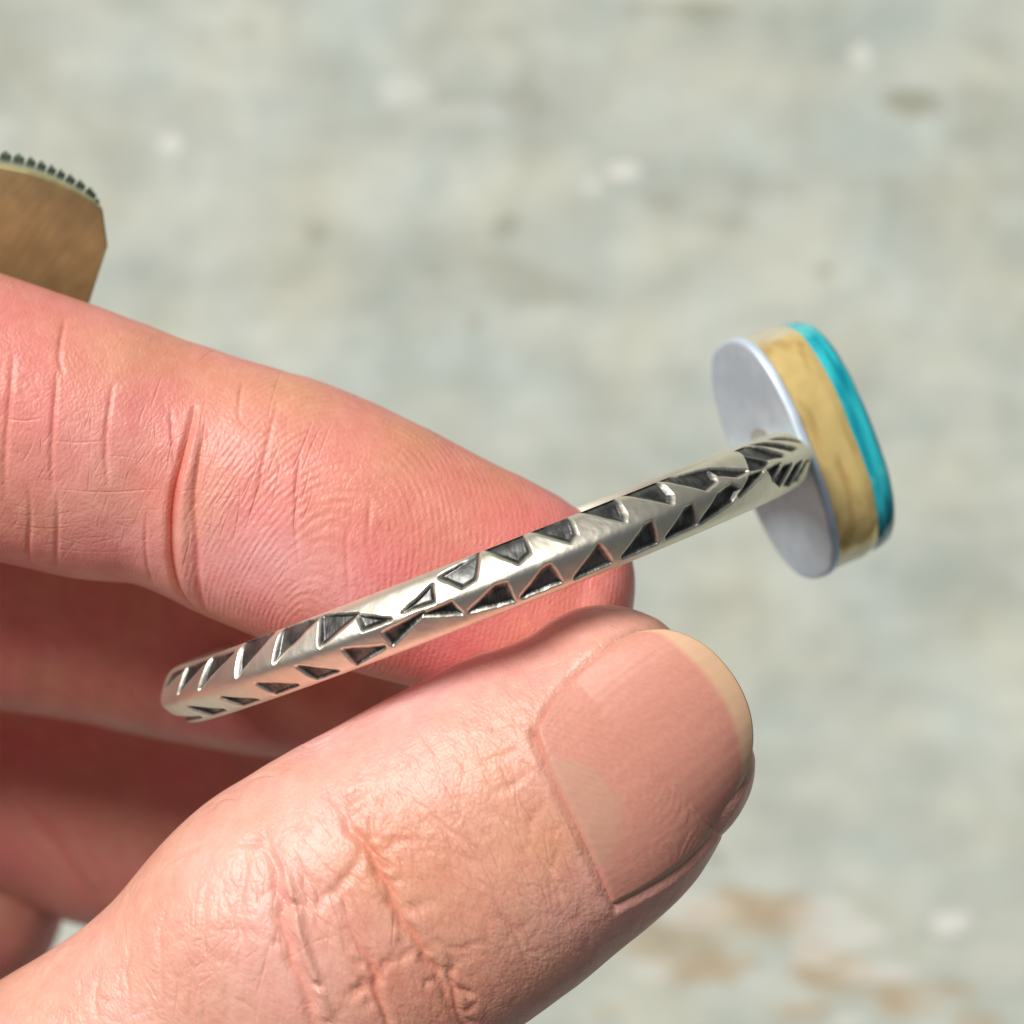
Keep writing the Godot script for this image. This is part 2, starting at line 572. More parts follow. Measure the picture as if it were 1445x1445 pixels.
func build_band(root: Node3D, origin: Vector3) -> void:
	# stamps: outlines measured on two enlargements, [origin x, origin y, outline...], scale 0.3875
	var a := Vector2(200, 560)
	var b := Vector2(640, 560)
	var shapes := [
		[a, [800, 790], [925, 800], [830, 838]], [a, [655, 800], [800, 786], [685, 893]], [a, [510, 852], [642, 806], [525, 947]], [a, [362, 905], [472, 866], [395, 997]],
		[a, [252, 955], [338, 930], [265, 1042]], [a, [168, 990], [238, 962], [186, 1058]], [a, [112, 1010], [158, 992], [118, 1062]],
		[a, [902, 850], [1042, 778], [922, 896]], [a, [762, 910], [892, 905], [785, 972]], [a, [602, 968], [718, 995], [640, 1024]], [a, [456, 1028], [574, 1045], [490, 1080]],
		[a, [328, 1078], [430, 1100], [370, 1120]], [a, [216, 1108], [314, 1135], [262, 1154]], [a, [142, 1132], [228, 1160], [152, 1170]],
		[a, [968, 776], [1062, 682], [1074, 742]], [a, [1088, 656], [1226, 572], [1218, 662], [1172, 692]], [a, [1044, 786], [1135, 744], [1166, 786]],
		[b, [118, 556], [252, 504], [270, 570], [232, 607]], [b, [293, 490], [422, 443], [432, 505], [410, 532]], [b, [468, 415], [592, 368], [602, 430], [596, 462]], [b, [622, 350], [748, 303], [768, 365], [760, 402]],
		[b, [763, 300], [918, 273], [918, 320], [880, 353]], [b, [920, 270], [1022, 288], [985, 307], [935, 296]],
		[b, [62, 778], [150, 688], [190, 678], [218, 742]], [b, [248, 728], [318, 628], [340, 614], [388, 672]], [b, [438, 658], [508, 545], [567, 602]], [b, [608, 584], [668, 478], [690, 468], [728, 532]],
		[b, [763, 514], [808, 418], [828, 408], [868, 467]], [b, [882, 463], [920, 370], [965, 338], [993, 352], [985, 388]], [b, [1002, 372], [1030, 308], [1072, 293]],
		[b, [1043, 180], [1085, 178], [1152, 235], [1098, 244], [1045, 215]], [b, [1045, 225], [1100, 255], [1076, 280], [1035, 287]], [b, [1098, 172], [1116, 168], [1198, 206], [1182, 218]], [b, [1150, 156], [1172, 154], [1248, 190], [1236, 202]],
		[b, [1088, 287], [1132, 268], [1120, 318]], [b, [1128, 318], [1150, 272], [1172, 268], [1160, 330]], [b, [1178, 328], [1192, 268], [1212, 258], [1206, 326]], [b, [1216, 320], [1228, 258], [1244, 250], [1238, 310]]]
	var stamps := []
	var spans := []
	for sh in shapes:
		var poly := PackedVector2Array()
		var lo := 1e9
		var hi := -1e9
		for k in range(1, sh.size()):
			var q := ring_spot(sh[0].x + sh[k][0] * 0.38754, sh[0].y + sh[k][1] * 0.38754)
			poly.append(q)
			lo = minf(lo, q.x); hi = maxf(hi, q.x)
		stamps.append(poly)
		spans.append(Vector2(lo - 0.25, hi + 0.25))
	var t_list := PackedFloat32Array()
	var quarter := RING_R * PI / 2.0
	for k in 1301: t_list.append(-quarter * 1.04 + quarter * 2.08 * k / 1300.0)
	var back0 := quarter * 1.04
	var back := TAU * RING_R - 2.0 * back0
	for k in range(1, 141): t_list.append(back0 + back * k / 140.0)
	var rows := t_list.size()
	var over := 84
	var cols := over + 14
	var pts := PackedVector3Array()
	var tint := PackedColorArray()
	pts.resize(rows * cols); tint.resize(rows * cols)
	for i in rows:
		var t := t_list[i]
		var phi := t / RING_R
		var rad := Vector3(0, 0, 1) * cos(phi) + ring_r * sin(phi)
		var near := []
		for k in stamps.size():
			if t > spans[k].x and t < spans[k].y: near.append(stamps[k])
		for j in cols:
			var w := 0.0
			var h := 0.0
			var dark := 0.0
			if j < over:
				var f := j / (over - 1.0) * 2.0 - 1.0
				w = BAND_HALF * f
				# low roof section with a soft crest and rounded shoulders
				var af := absf(f)
				h = 0.86 * (1.0 - (sqrt(af * af + 0.07) - 0.265) / 0.77) - 0.28 * pow(af, 12.0)
				var wob := rough_noise.get_noise_2d(t * 60.0, w * 60.0)
				var q := Vector2(t + wob * 0.03, w + rough_noise.get_noise_2d(t * 60.0 + 90.0, w * 60.0) * 0.03)
				var deep := 0.0
				var lip := 0.0
				for poly in near:
					var d := 0.12 - outline_distance(poly, q)
					if d > 0.0:
						deep = maxf(deep, minf(d * 1.25, 0.20 + 0.10 * (1.0 - absf(f))))
						dark = maxf(dark, smoothstep(0.02, 0.15, d))
					elif d > -0.16:
						lip = maxf(lip, exp(d / 0.06) * smoothstep(0.0, 0.03, -d))
				h += -deep + lip * 0.010
				h += wob * 0.010 + fine_noise.get_noise_2d(t * 14.0, w * 14.0) * 0.006
				if dark > 0.0: h += fine_noise.get_noise_2d(t * 60.0 + w * 14.0, w * 5.0) * 0.010 * dark
			else:
				var k := (j - over) / 13.0      # side, inside, side
				var inner := -1.15
				if k < 0.2: w = BAND_HALF; h = lerpf(-0.38, inner + 0.1, k / 0.2)
				elif k > 0.8: w = -BAND_HALF; h = lerpf(inner + 0.1, -0.30, (k - 0.8) / 0.2)
				else:
					w = lerpf(BAND_HALF - 0.05, -BAND_HALF + 0.05, (k - 0.2) / 0.6)
					h = inner
				if j == cols - 1: w = -BAND_HALF; h = -0.30
			var p := ring_c + rad * (RING_R + h) + ring_w * w
			pts[i * cols + j] = p
			var grey := 0.90 + 0.06 * fine_noise.get_noise_2d(t * 8.0, w * 8.0)
			var k := clampf(dark * (1.12 + 0.34 * fine_noise.get_noise_2d(t * 50.0 + w * 12.0, w * 4.0) + 0.3 * rough_noise.get_noise_2d(t * 30.0, w * 30.0)), 0.0, 1.0)
			var patina := 0.02 + 0.10 * clampf(0.5 + 1.6 * fine_noise.get_noise_2d(t * 9.0 + 33.0, w * 9.0), 0.0, 1.0) + 0.05 * absf(w)
			tint[i * cols + j] = Color(lerpf(grey, 0.055 + patina, k), lerpf(grey * 0.945, 0.056 + patina, k), lerpf(grey * 0.81, 0.052 + patina, k))
	var mesh := ArrayMesh.new()
	sheet(mesh, pts, rows, cols, origin, null, tint)
	var m := StandardMaterial3D.new()
	m.vertex_color_use_as_albedo = true
	m.metallic = 1.0
	m.roughness = 0.45
	piece("band", mesh, m, root)


# oval outline of a setting: half axes and a squareness
func oval(u: float, ra: float, rb: float, e := 2.55) -> Vector2:
	var c := cos(u)
	var s := sin(u)
	return Vector2(ra * signf(c) * pow(absf(c), 2.0 / e), rb * signf(s) * pow(absf(s), 2.0 / e))


# rings of [scale of the outline, height] swept round an oval; axes: x long way, y short way, z out of the setting
func oval_sweep(profile: Array, ra: float, rb: float, centre: Vector3, ax: Vector3, ay: Vector3, az: Vector3, origin: Vector3, tint_by = null, lumps := 0.0, segs := 160) -> ArrayMesh:
	var rows := profile.size()
	var cols := segs + 1
	var pts := PackedVector3Array()
	var tint := PackedColorArray()
	pts.resize(rows * cols); tint.resize(rows * cols)
	for i in rows:
		for j in cols:
			var u := TAU * (j % segs) / segs
			var q := oval(u, ra, rb)
			var l := q.length()
			var inset: float = profile[i][0]
			q *= maxf(0.0, (l + inset) / l)
			if profile[i].size() > 2: q = oval(u, ra, rb) * profile[i][2]
			var n := rough_noise.get_noise_3d(q.x * 24.0, q.y * 24.0, profile[i][1] * 24.0)
			q += q.normalized() * n * lumps
			pts[i * cols + j] = centre + ax * q.x + ay * q.y + az * (profile[i][1] + n * lumps * 0.5)
			tint[i * cols + j] = tint_by.call(u, profile[i][1], n) if tint_by != null else Color.WHITE
	var mesh := ArrayMesh.new()
	sheet(mesh, pts, rows, cols, origin, null, tint)
	return mesh


func plate_tint(u: float, h: float, n: float) -> Color:
	var k := clampf(0.5 + n * 1.5, 0.0, 1.0)
	return Color(0.86, 0.89, 0.92).lerp(Color(1, 1, 1), k)


func gold_tint(u: float, h: float, n: float) -> Color:
	var k := smoothstep(0.08, 0.5, rough_noise.get_noise_2d(u * 60.0, h * 30.0) + 0.25 * fine_noise.get_noise_2d(u * 20.0, h * 30.0))
	var c := Color(1.0, 0.75, 0.30).lerp(Color(0.66, 0.38, 0.13), k * 0.6)
	var seam := 1.0 - smoothstep(0.0, 0.02, absf(u - 4.68))
	c = c.lerp(Color(0.45, 0.3, 0.13), seam * 0.8)
	var ends := smoothstep(0.78, 0.93, absf(cos(u)))     # the gold wears to silver round the two ends
	return c.lerp(Color(0.66, 0.63, 0.52), ends * 0.9)


func stone_tint(u: float, h: float, n: float) -> Color:
	var q := fine_noise.get_noise_3d(cos(u) * 9.0, sin(u) * 9.0, h * 14.0)
	var c := Color(0.003, 0.22, 0.30).lerp(Color(0.03, 0.48, 0.54), clampf(0.5 + q * 2.2, 0.0, 1.0))
	return c.lerp(Color(0.12, 0.55, 0.55), smoothstep(0.35, 0.6, n) * 0.7)


func build_ring() -> void:
	ring_c = at(687, 812, 0.0)
	ring_r = (at(1132, 644, 0.0) - at(243, 992, 0.0)).normalized()
	ring_w = Vector3(ring_r.y, -ring_r.x, 0)
	var root := base("silver_ring", ring_c - Vector3(0, 0, RING_R))
	var origin := rest_on(root)
	tag(root, "stamped silver ring with gold bezel and turquoise oval, pinched between thumb and index finger", "ring")
	build_band(root, origin)
	var phi := deg_to_rad(105.5)
	var out := Vector3(0, 0, 1) * cos(phi) + ring_r * sin(phi)
	var short := ring_w.cross(out).normalized()
	var foot := ring_c + out * (RING_R - 0.0) - ring_w * 0.10
	var silver := StandardMaterial3D.new()
	silver.metallic = 0.55
	silver.roughness = 0.55
	silver.albedo_color = lin(0.66, 0.76, 0.86)
	var ra := 6.4
	var rb := 4.6
	silver.vertex_color_use_as_albedo = true
	var face := []
	for k in 26: face.append([0, 0.0, k / 26.0])
	face.append_array([[-0.10, 0.0], [-0.02, 0.05], [0.04, 0.14], [0.04, 0.42], [0.0, 0.48], [0, 0.5, 0.5], [0, 0.5, 0.0]])
	piece("back_plate", oval_sweep(face, ra, rb, foot, ring_w, short, out, origin, plate_tint, 0.022), silver, root)
	var solder := StandardMaterial3D.new()
	solder.metallic = 0.8
	solder.roughness = 0.55
	solder.albedo_color = lin(0.45, 0.44, 0.42)
	piece("solder_joint", oval_sweep([[0, -0.75, 0.80], [0, -0.45, 0.86], [0, -0.18, 0.96], [0, -0.04, 1.12], [0, 0.03, 1.28]], BAND_HALF * 1.06, 1.25, foot - short * 0.1, ring_w, short, out, origin, null, 0.12, 80), solder, root)
	var gold := StandardMaterial3D.new()
	gold.vertex_color_use_as_albedo = true
	gold.metallic = 0.5
	gold.roughness = 0.30
	var prof := []
	for k in 15: prof.append([-0.10 - 0.10 * smoothstep(0.8, 1.0, k / 14.0), 0.48 + 2.34 * k / 14.0])
	prof.append_array([[-0.22, 2.87], [-0.28, 2.89], [-0.36, 2.84], [-0.40, 0.6]])
	piece("bezel_wall", oval_sweep(prof, ra, rb, foot, ring_w, short, out, origin, gold_tint, 0.06, 240), gold, root)
	var stone := StandardMaterial3D.new()
	stone.vertex_color_use_as_albedo = true
	stone.roughness = 0.22
	stone.clearcoat_enabled = true
	stone.clearcoat = 1.0
	stone.clearcoat_roughness = 0.04
	prof = [[-0.45, 1.2], [-0.36, 2.4], [-0.26, 2.84], [-0.19, 3.05], [-0.18, 3.25], [-0.20, 3.4]]
	for k in range(1, 15):
		var f := k / 14.0
		prof.append([0, 3.4 + 1.1 * pow(sin(f * PI / 2.0), 0.85), 0.965 * pow(maxf(0.0, 1.0 - pow(f, 2.4)), 0.6)])
	piece("turquoise_stone", oval_sweep(prof, ra, rb, foot, ring_w, short, out, origin, stone_tint, 0.03, 200), stone, root)


# ------------------------------------------------------------------ the second ring, behind the index finger

func build_pendant() -> void:
	# seen from the back: a many-sided plate, a bezel with a saw-toothed edge and a stone
	var centre := at(-30, 400, 1.0)
	var out := Vector3(-0.20, 0.47, -0.87).normalized()          # the way its stone faces, away from the lens
	var ax := Vector3(1, 0, 0.11)
	ax = (ax - out * ax.dot(out)).normalized()
	var ay := out.cross(ax).normalized()
	if ay.y < 0.0: ay = -ay
	var root := base("pendant", centre - Vector3(0, 0, 5))
	var origin := rest_on(root)
	tag(root, "brown metal back of a many-sided pendant with saw-toothed rim, resting above the index finger", "pendant")
	var corners := [[152, 348], [145, 298], [130, 284], [100, 267], [72, 254], [40, 243], [0, 235], [-90, 232], [-170, 280], [-215, 350], [-205, 440], [-150, 520], [-40, 560], [60, 530], [122, 440]]
	var poly := PackedVector2Array()
	for q in corners:
		# meet the plate's own plane
		var p := at(q[0], q[1], centre.z)
		for k in 4: p = at(q[0], q[1], centre.z - (out.x * (p.x - centre.x) + out.y * (p.y - centre.y)) / out.z)
		poly.append(Vector2((p - centre).dot(ax), (p - centre).dot(ay)))
	var plate := plate_mesh(poly, 0.0, 0.55, 0.10, centre, ax, ay, out, origin)
	var m := StandardMaterial3D.new()
	m.metallic = 1.0
	m.metallic = 0.7
	m.roughness = 0.5
	m.albedo_texture = brushed_texture()
	m.uv1_scale = Vector3(1, 1, 1)
	piece("back_plate", plate, m, root)
	var grey := StandardMaterial3D.new()
	grey.metallic = 1.0
	grey.roughness = 0.4
	grey.albedo_color = lin(0.72, 0.72, 0.60)
	var inner := PackedVector2Array()
	for q in poly: inner.append(q * 0.95)
	piece("bezel_wall", plate_mesh(inner, 0.55, 2.3, 0.05, centre, ax, ay, out, origin), grey, root)
	var dark := StandardMaterial3D.new()
	dark.metallic = 1.0
	dark.roughness = 0.45
	dark.albedo_color = lin(0.20, 0.26, 0.22)
	# teeth along the bezel's top edge
	var per := []
	var n := inner.size()
	for k in n:
		var a := inner[k]
		var b := inner[(k + 1) % n]
		var cnt := maxi(1, roundi(a.distance_to(b) / 0.62))
		for j in cnt: per.append([a.lerp(b, (j + 0.5) / cnt), (b - a).normalized(), a.distance_to(b) / cnt])
	var made := {}
	for q in per:
		var key := snappedf(q[2], 0.02)
		if not made.has(key): made[key] = tooth_mesh(key * 0.42, 0.9, 0.2)
		var o := piece("tooth", made[key], dark, root)
		var p: Vector3 = centre + ax * q[0].x + ay * q[0].y + out * 2.28
		var along: Vector3 = ax * q[1].x + ay * q[1].y
		o.transform = Transform3D(Basis(turn(along), turn(out), turn(along).cross(turn(out))), turn(p - origin) * 0.001)
	var teal := StandardMaterial3D.new()
	teal.albedo_color = lin(0.03, 0.3, 0.3)
	teal.roughness = 0.3
	var inside := PackedVector2Array()
	for q in inner: inside.append(q * 0.86)
	piece("stone", plate_mesh(inside, 2.3, 3.4, 0.7, centre, ax, ay, out, origin), teal, root)


func plate_mesh(poly: PackedVector2Array, h0: float, h1: float, bevel: float, centre: Vector3, ax: Vector3, ay: Vector3, az: Vector3, origin: Vector3) -> ArrayMesh:
	var st := SurfaceTool.new()
	st.begin(Mesh.PRIMITIVE_TRIANGLES)
	st.set_smooth_group(-1)
	var n := poly.size()
	var rings := []
	for q in [[bevel, h0], [0.0, h0 + bevel * 0.8], [0.0, h1 - bevel * 0.8], [bevel, h1]]:
		var ring := []
		for p in poly:
			var k: Vector2 = p * (1.0 - q[0] / p.length())
			ring.append([centre + ax * k.x + ay * k.y + az * q[1], k / 18.0 + Vector2(0.5, 0.5)])
		rings.append(ring)
	var mid := (rings[0][0][0] as Vector3)
	mid = centre + az * (h0 + h1) * 0.5
	var tri := func(a, b, c):
		var nn: Vector3 = (c[0] - a[0]).cross(b[0] - a[0])
		var list := [a, b, c] if nn.dot((a[0] + b[0] + c[0]) / 3.0 - mid) > 0.0 else [a, c, b]
		for v in list:
			st.set_uv(v[1])
			st.add_vertex(turn(v[0] - origin) * 0.001)
	for r in 3:
		for k in n:
			var a = rings[r][k]
			var b = rings[r][(k + 1) % n]
			var c = rings[r + 1][k]
			var d = rings[r + 1][(k + 1) % n]
			tri.call(a, b, c)
			tri.call(b, d, c)
	for e in [0, 3]:
		var o := [centre + az * (h0 if e == 0 else h1), Vector2(0.5, 0.5)]
		for k in n: tri.call(o, rings[e][k], rings[e][(k + 1) % n])
	st.generate_normals()
	return st.commit()


func tooth_mesh(half: float, high: float, thick: float) -> ArrayMesh:
	var st := SurfaceTool.new()
	st.begin(Mesh.PRIMITIVE_TRIANGLES)
	st.set_smooth_group(-1)
	var f := [Vector3(-half, -0.1, thick), Vector3(half, -0.1, thick), Vector3(0, high, thick * 0.4)]
	var b := [Vector3(-half, -0.1, -thick), Vector3(half, -0.1, -thick), Vector3(0, high, -thick * 0.4)]
	var mid := Vector3(0, 0.2, 0)
	for t in [[f[0], f[1], f[2]], [b[0], b[2], b[1]], [f[0], f[2], b[2]], [f[0], b[2], b[0]], [f[1], b[1], b[2]], [f[1], b[2], f[2]], [f[0], b[0], b[1]], [f[0], b[1], f[1]]]:
		var nn: Vector3 = (t[2] - t[0]).cross(t[1] - t[0])
		var list: Array = t if nn.dot((t[0] + t[1] + t[2]) / 3.0 - mid) > 0.0 else [t[0], t[2], t[1]]
		for v in list: st.add_vertex(v * 0.001)
	st.generate_normals()
	return st.commit()


func brushed_texture() -> Texture2D:
	var n := 512
	var g := FastNoiseLite.new(); g.seed = 5; g.frequency = 0.02; g.fractal_octaves = 4
	var h := FastNoiseLite.new(); h.seed = 6; h.frequency = 0.008; h.fractal_octaves = 3
	var im := Image.create(n, n, false, Image.FORMAT_RGB8)
	for y in n:
		for x in n:
			var s := g.get_noise_2d((x - y) * 3.0, (x + y) * 0.5) * 0.5 + g.get_noise_2d(x, y) * 0.4
			var w := h.get_noise_2d(x, y)
			var k := clampf(0.5 + s * 0.35 + w * 0.5, 0.0, 1.0)
			im.set_pixel(x, y, Color(0.66, 0.62, 0.45).lerp(Color(0.88, 0.83, 0.60), k))
	return ImageTexture.create_from_image(im)


# ------------------------------------------------------------------ the hand

func build_hand() -> void:
	var rng := RandomNumberGenerator.new()
	rng.seed = 77
	var root := base("hand", at(200, 1000, -30))
	var origin := rest_on(root)
	tag(root, "bare hand with pink skin pinching a silver ring between index finger and thumb", "hand")

	# index finger, its pad towards the lens
	var index := make_limb([[-1500, 900, -14, 290], [-1100, 640, -6, 270], [-600, 470, 2, 230], [-250, 525, 4, 205], [0, 593, 4.5, 196], [150, 634, 4.5, 186], [255, 662, 4.5, 174], [385, 709, 4.8, 183], [520, 764, 4.8, 180], [640, 812, 4.6, 168], [740, 850, 4.2, 157], [800, 866, 4, 140]], 90, 520, 60, 250, 0.84, 2.2, 3)
	var start: float = spot(index, -70, 600)[0]
	detail(index, start, 1700, 1536, 800, 600)
	index_lines(index, rng)

	# thumb, nail towards the lens
	var thumb := make_limb([[-1100, 2300, -6, 420], [-600, 1990, 2, 330], [-250, 1770, 7, 255], [0, 1632, 9, 222], [150, 1545, 10, 216], [285, 1452, 10.5, 218], [405, 1362, 11, 250], [500, 1300, 11, 254], [600, 1238, 11, 246], [700, 1174, 11, 238], [815, 1097, 11, 220], [886, 1033, 11, 191]], 148, 600, 80, 290, 0.80, 2.2, 2)
	start = spot(thumb, 20, 1640)[0]
	detail(thumb, start, 2048, 1536, 900, 620)
	thumb_lines(thumb, rng)

	var middle := make_limb([[-1500, 1150, -23.5, 300], [-1100, 900, -17.5, 260], [-600, 730, -12.5, 215], [-250, 752, -12.5, 203], [0, 806, -12.5, 194], [120, 832, -12.5, 184], [244, 858, -12.5, 184], [400, 893, -12.5, 178], [500, 918, -12.5, 160]], 120, 170, 30, 110, 0.84, 2.2)
	start = spot(middle, -70, 800)[0]
	detail(middle, start, 640, 480, 400, 300)
	for q in [[30, 880, 14, 985], [70, 870, 62, 1005], [120, 860, 118, 1010], [165, 860, 158, 1020], [236, 840, 226, 1035], [430, 930, 420, 1040], [15, 900, 30, 990]]:
		crease(middle, [[q[0], q[1]], [(q[0] + q[2]) * 0.5 - 3, (q[1] + q[3]) * 0.5], [q[2], q[3]]], 0.18, -0.10, false)
	var ring_finger := make_limb([[-1500, 1400, -42, 290], [-1000, 1150, -38, 250], [-500, 1030, -35, 200], [-150, 1060, -35, 188], [60, 1105, -34, 178], [160, 1122, -34, 186], [300, 1150, -34, 180], [400, 1175, -34, 160]], 120, 150, 30, 100, 0.84, 2.2)
	start = spot(ring_finger, -80, 1080)[0]
	detail(ring_finger, start, 480, 360, 400, 300)
	crease(ring_finger, [[40, 1120], [80, 1200], [140, 1275]], 0.35, -0.30, false)
	crease(ring_finger, [[70, 1110], [120, 1180], [165, 1270]], 0.25, -0.20, false)
	var little := make_limb([[-1400, 1600, -41, 260], [-900, 1400, -39, 210], [-450, 1275, -36, 150], [-180, 1262, -34, 128], [-80, 1268, -34, 122], [0, 1276, -34, 112]], 88, 110, 26, 80, 0.84, 2.2)
	detail(little, little.s[-1] - 14.0, 360, 300, 200, 160)
	var palm := make_limb([[-2300, 2000, -24, 900], [-1900, 1750, -20, 950], [-1500, 1500, -18, 900], [-1250, 1400, -16, 700]], 300, 60, 20, 60, 0.34, 2.2)

	var web := make_limb([[-760, 420, -4, 230], [-640, 900, -12, 200], [-560, 1400, -10, 230], [-560, 1950, 0, 330]], 200, 80, 16, 60, 0.8, 2.2)

	# the nail's outline, measured; then the same outline on the thumb's own plane
	var outline := [[750, 1040], [772, 1000], [800, 962], [832, 932], [866, 908], [900, 893], [935, 889], [968, 897], [1000, 915], [1028, 942], [1048, 976], [1060, 1015], [1060, 1055], [1048, 1095], [1030, 1135], [1004, 1180], [974, 1214], [940, 1240], [900, 1262], [866, 1280], [846, 1246], [822, 1195], [796, 1140], [770, 1085]]
	var flat := PackedVector2Array()
	for q in outline:
		var k := spot(thumb, q[0], q[1])
		var p := at(q[0], q[1], k[3])
		flat.append(Vector2(p.x, p.y))
	var rows := Vector2i(spot(thumb, 650, 1150)[2], thumb.rows)

	var mesh := ArrayMesh.new()
	var pink := Color(0.74, 0.24, 0.22)
	var tan := Color(0.68, 0.295, 0.205)
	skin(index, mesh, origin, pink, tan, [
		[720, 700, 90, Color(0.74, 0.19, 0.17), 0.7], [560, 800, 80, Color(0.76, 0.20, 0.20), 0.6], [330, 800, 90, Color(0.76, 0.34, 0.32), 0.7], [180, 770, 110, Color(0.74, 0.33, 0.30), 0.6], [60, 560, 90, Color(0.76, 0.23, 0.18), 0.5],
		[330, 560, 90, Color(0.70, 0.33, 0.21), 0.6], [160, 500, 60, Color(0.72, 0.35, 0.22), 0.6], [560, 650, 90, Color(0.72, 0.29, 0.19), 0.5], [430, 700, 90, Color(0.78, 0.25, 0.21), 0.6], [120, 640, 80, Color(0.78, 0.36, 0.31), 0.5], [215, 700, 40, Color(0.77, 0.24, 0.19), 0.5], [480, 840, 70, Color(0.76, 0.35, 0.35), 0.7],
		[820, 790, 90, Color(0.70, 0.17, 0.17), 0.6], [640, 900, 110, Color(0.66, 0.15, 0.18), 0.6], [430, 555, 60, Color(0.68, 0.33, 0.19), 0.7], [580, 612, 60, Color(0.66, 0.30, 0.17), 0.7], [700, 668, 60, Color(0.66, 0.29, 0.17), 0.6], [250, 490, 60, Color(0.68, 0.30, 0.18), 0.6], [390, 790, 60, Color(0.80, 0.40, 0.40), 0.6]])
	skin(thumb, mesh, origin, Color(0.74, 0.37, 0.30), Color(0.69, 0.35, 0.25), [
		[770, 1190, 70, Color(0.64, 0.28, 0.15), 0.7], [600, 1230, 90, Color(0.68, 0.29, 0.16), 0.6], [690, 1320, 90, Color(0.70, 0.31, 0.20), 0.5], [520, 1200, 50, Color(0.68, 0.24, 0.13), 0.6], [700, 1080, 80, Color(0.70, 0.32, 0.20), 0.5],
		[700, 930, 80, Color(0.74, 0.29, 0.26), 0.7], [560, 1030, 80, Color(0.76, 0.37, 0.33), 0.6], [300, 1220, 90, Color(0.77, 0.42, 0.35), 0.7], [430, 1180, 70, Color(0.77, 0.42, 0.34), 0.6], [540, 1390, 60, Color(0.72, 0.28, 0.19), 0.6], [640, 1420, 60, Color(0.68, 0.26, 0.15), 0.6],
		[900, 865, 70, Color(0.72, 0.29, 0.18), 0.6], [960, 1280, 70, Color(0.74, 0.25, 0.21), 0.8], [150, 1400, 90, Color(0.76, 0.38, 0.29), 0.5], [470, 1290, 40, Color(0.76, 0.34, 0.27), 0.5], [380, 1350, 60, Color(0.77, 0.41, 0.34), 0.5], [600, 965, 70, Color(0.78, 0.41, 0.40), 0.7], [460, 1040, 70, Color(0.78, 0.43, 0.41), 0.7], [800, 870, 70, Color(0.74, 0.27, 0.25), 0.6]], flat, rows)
	skin(middle, mesh, origin, pink, tan)
	skin(ring_finger, mesh, origin, pink, tan)
	skin(little, mesh, origin, pink, tan)
	skin(palm, mesh, origin, pink, tan)
	skin(web, mesh, origin, pink, tan)
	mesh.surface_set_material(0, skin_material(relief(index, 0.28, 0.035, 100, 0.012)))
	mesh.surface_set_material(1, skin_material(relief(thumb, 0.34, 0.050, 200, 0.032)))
	var plain := skin_material(relief(middle, 0.4, 0.03, 300))
	for k in range(2, 7): mesh.surface_set_material(k, plain)
	var o := MeshInstance3D.new()
	o.name = "skin"
	o.mesh = mesh
	root.add_child(o, true)
	build_nail(root, origin, thumb)


# a fold of skin with a wavering path and short side branches
func fold(l: Limb, rng: RandomNumberGenerator, spots: Array, width: float, depth: float, branches: float) -> void:
	var path := []
	for i in spots.size() - 1:
		for j in 3:
			var f := j / 3.0
			var q := Vector2(lerpf(spots[i][0], spots[i + 1][0], f), lerpf(spots[i][1], spots[i + 1][1], f))
			path.append([q.x + rng.randfn(0.0, 2.2), q.y + rng.randfn(0.0, 2.2)])
	path.append(spots[-1])
	crease(l, path, width * 1.3, depth, false)
	for i in range(1, path.size() - 1):
		if rng.randf() > branches * 0.6: continue
		var a := Vector2(path[i][0], path[i][1])
		var d := (Vector2(path[i + 1][0], path[i + 1][1]) - a).normalized()
		var side := 1.0 if rng.randf() < 0.5 else -1.0
		var way := (Vector2(-d.y, d.x) * side + d * rng.randf_range(-0.5, 0.9)).normalized()
		var n := rng.randf_range(18.0, 46.0)
		var b := a + way * n * 0.5 + d * rng.randf_range(-3.0, 3.0)
		var c := a + way * n + d * rng.randf_range(-6.0, 6.0)
		crease(l, [[a.x - way.x * 5.0, a.y - way.y * 5.0], [b.x, b.y], [c.x, c.y]], width * 0.8, depth * rng.randf_range(0.3, 0.6), false)


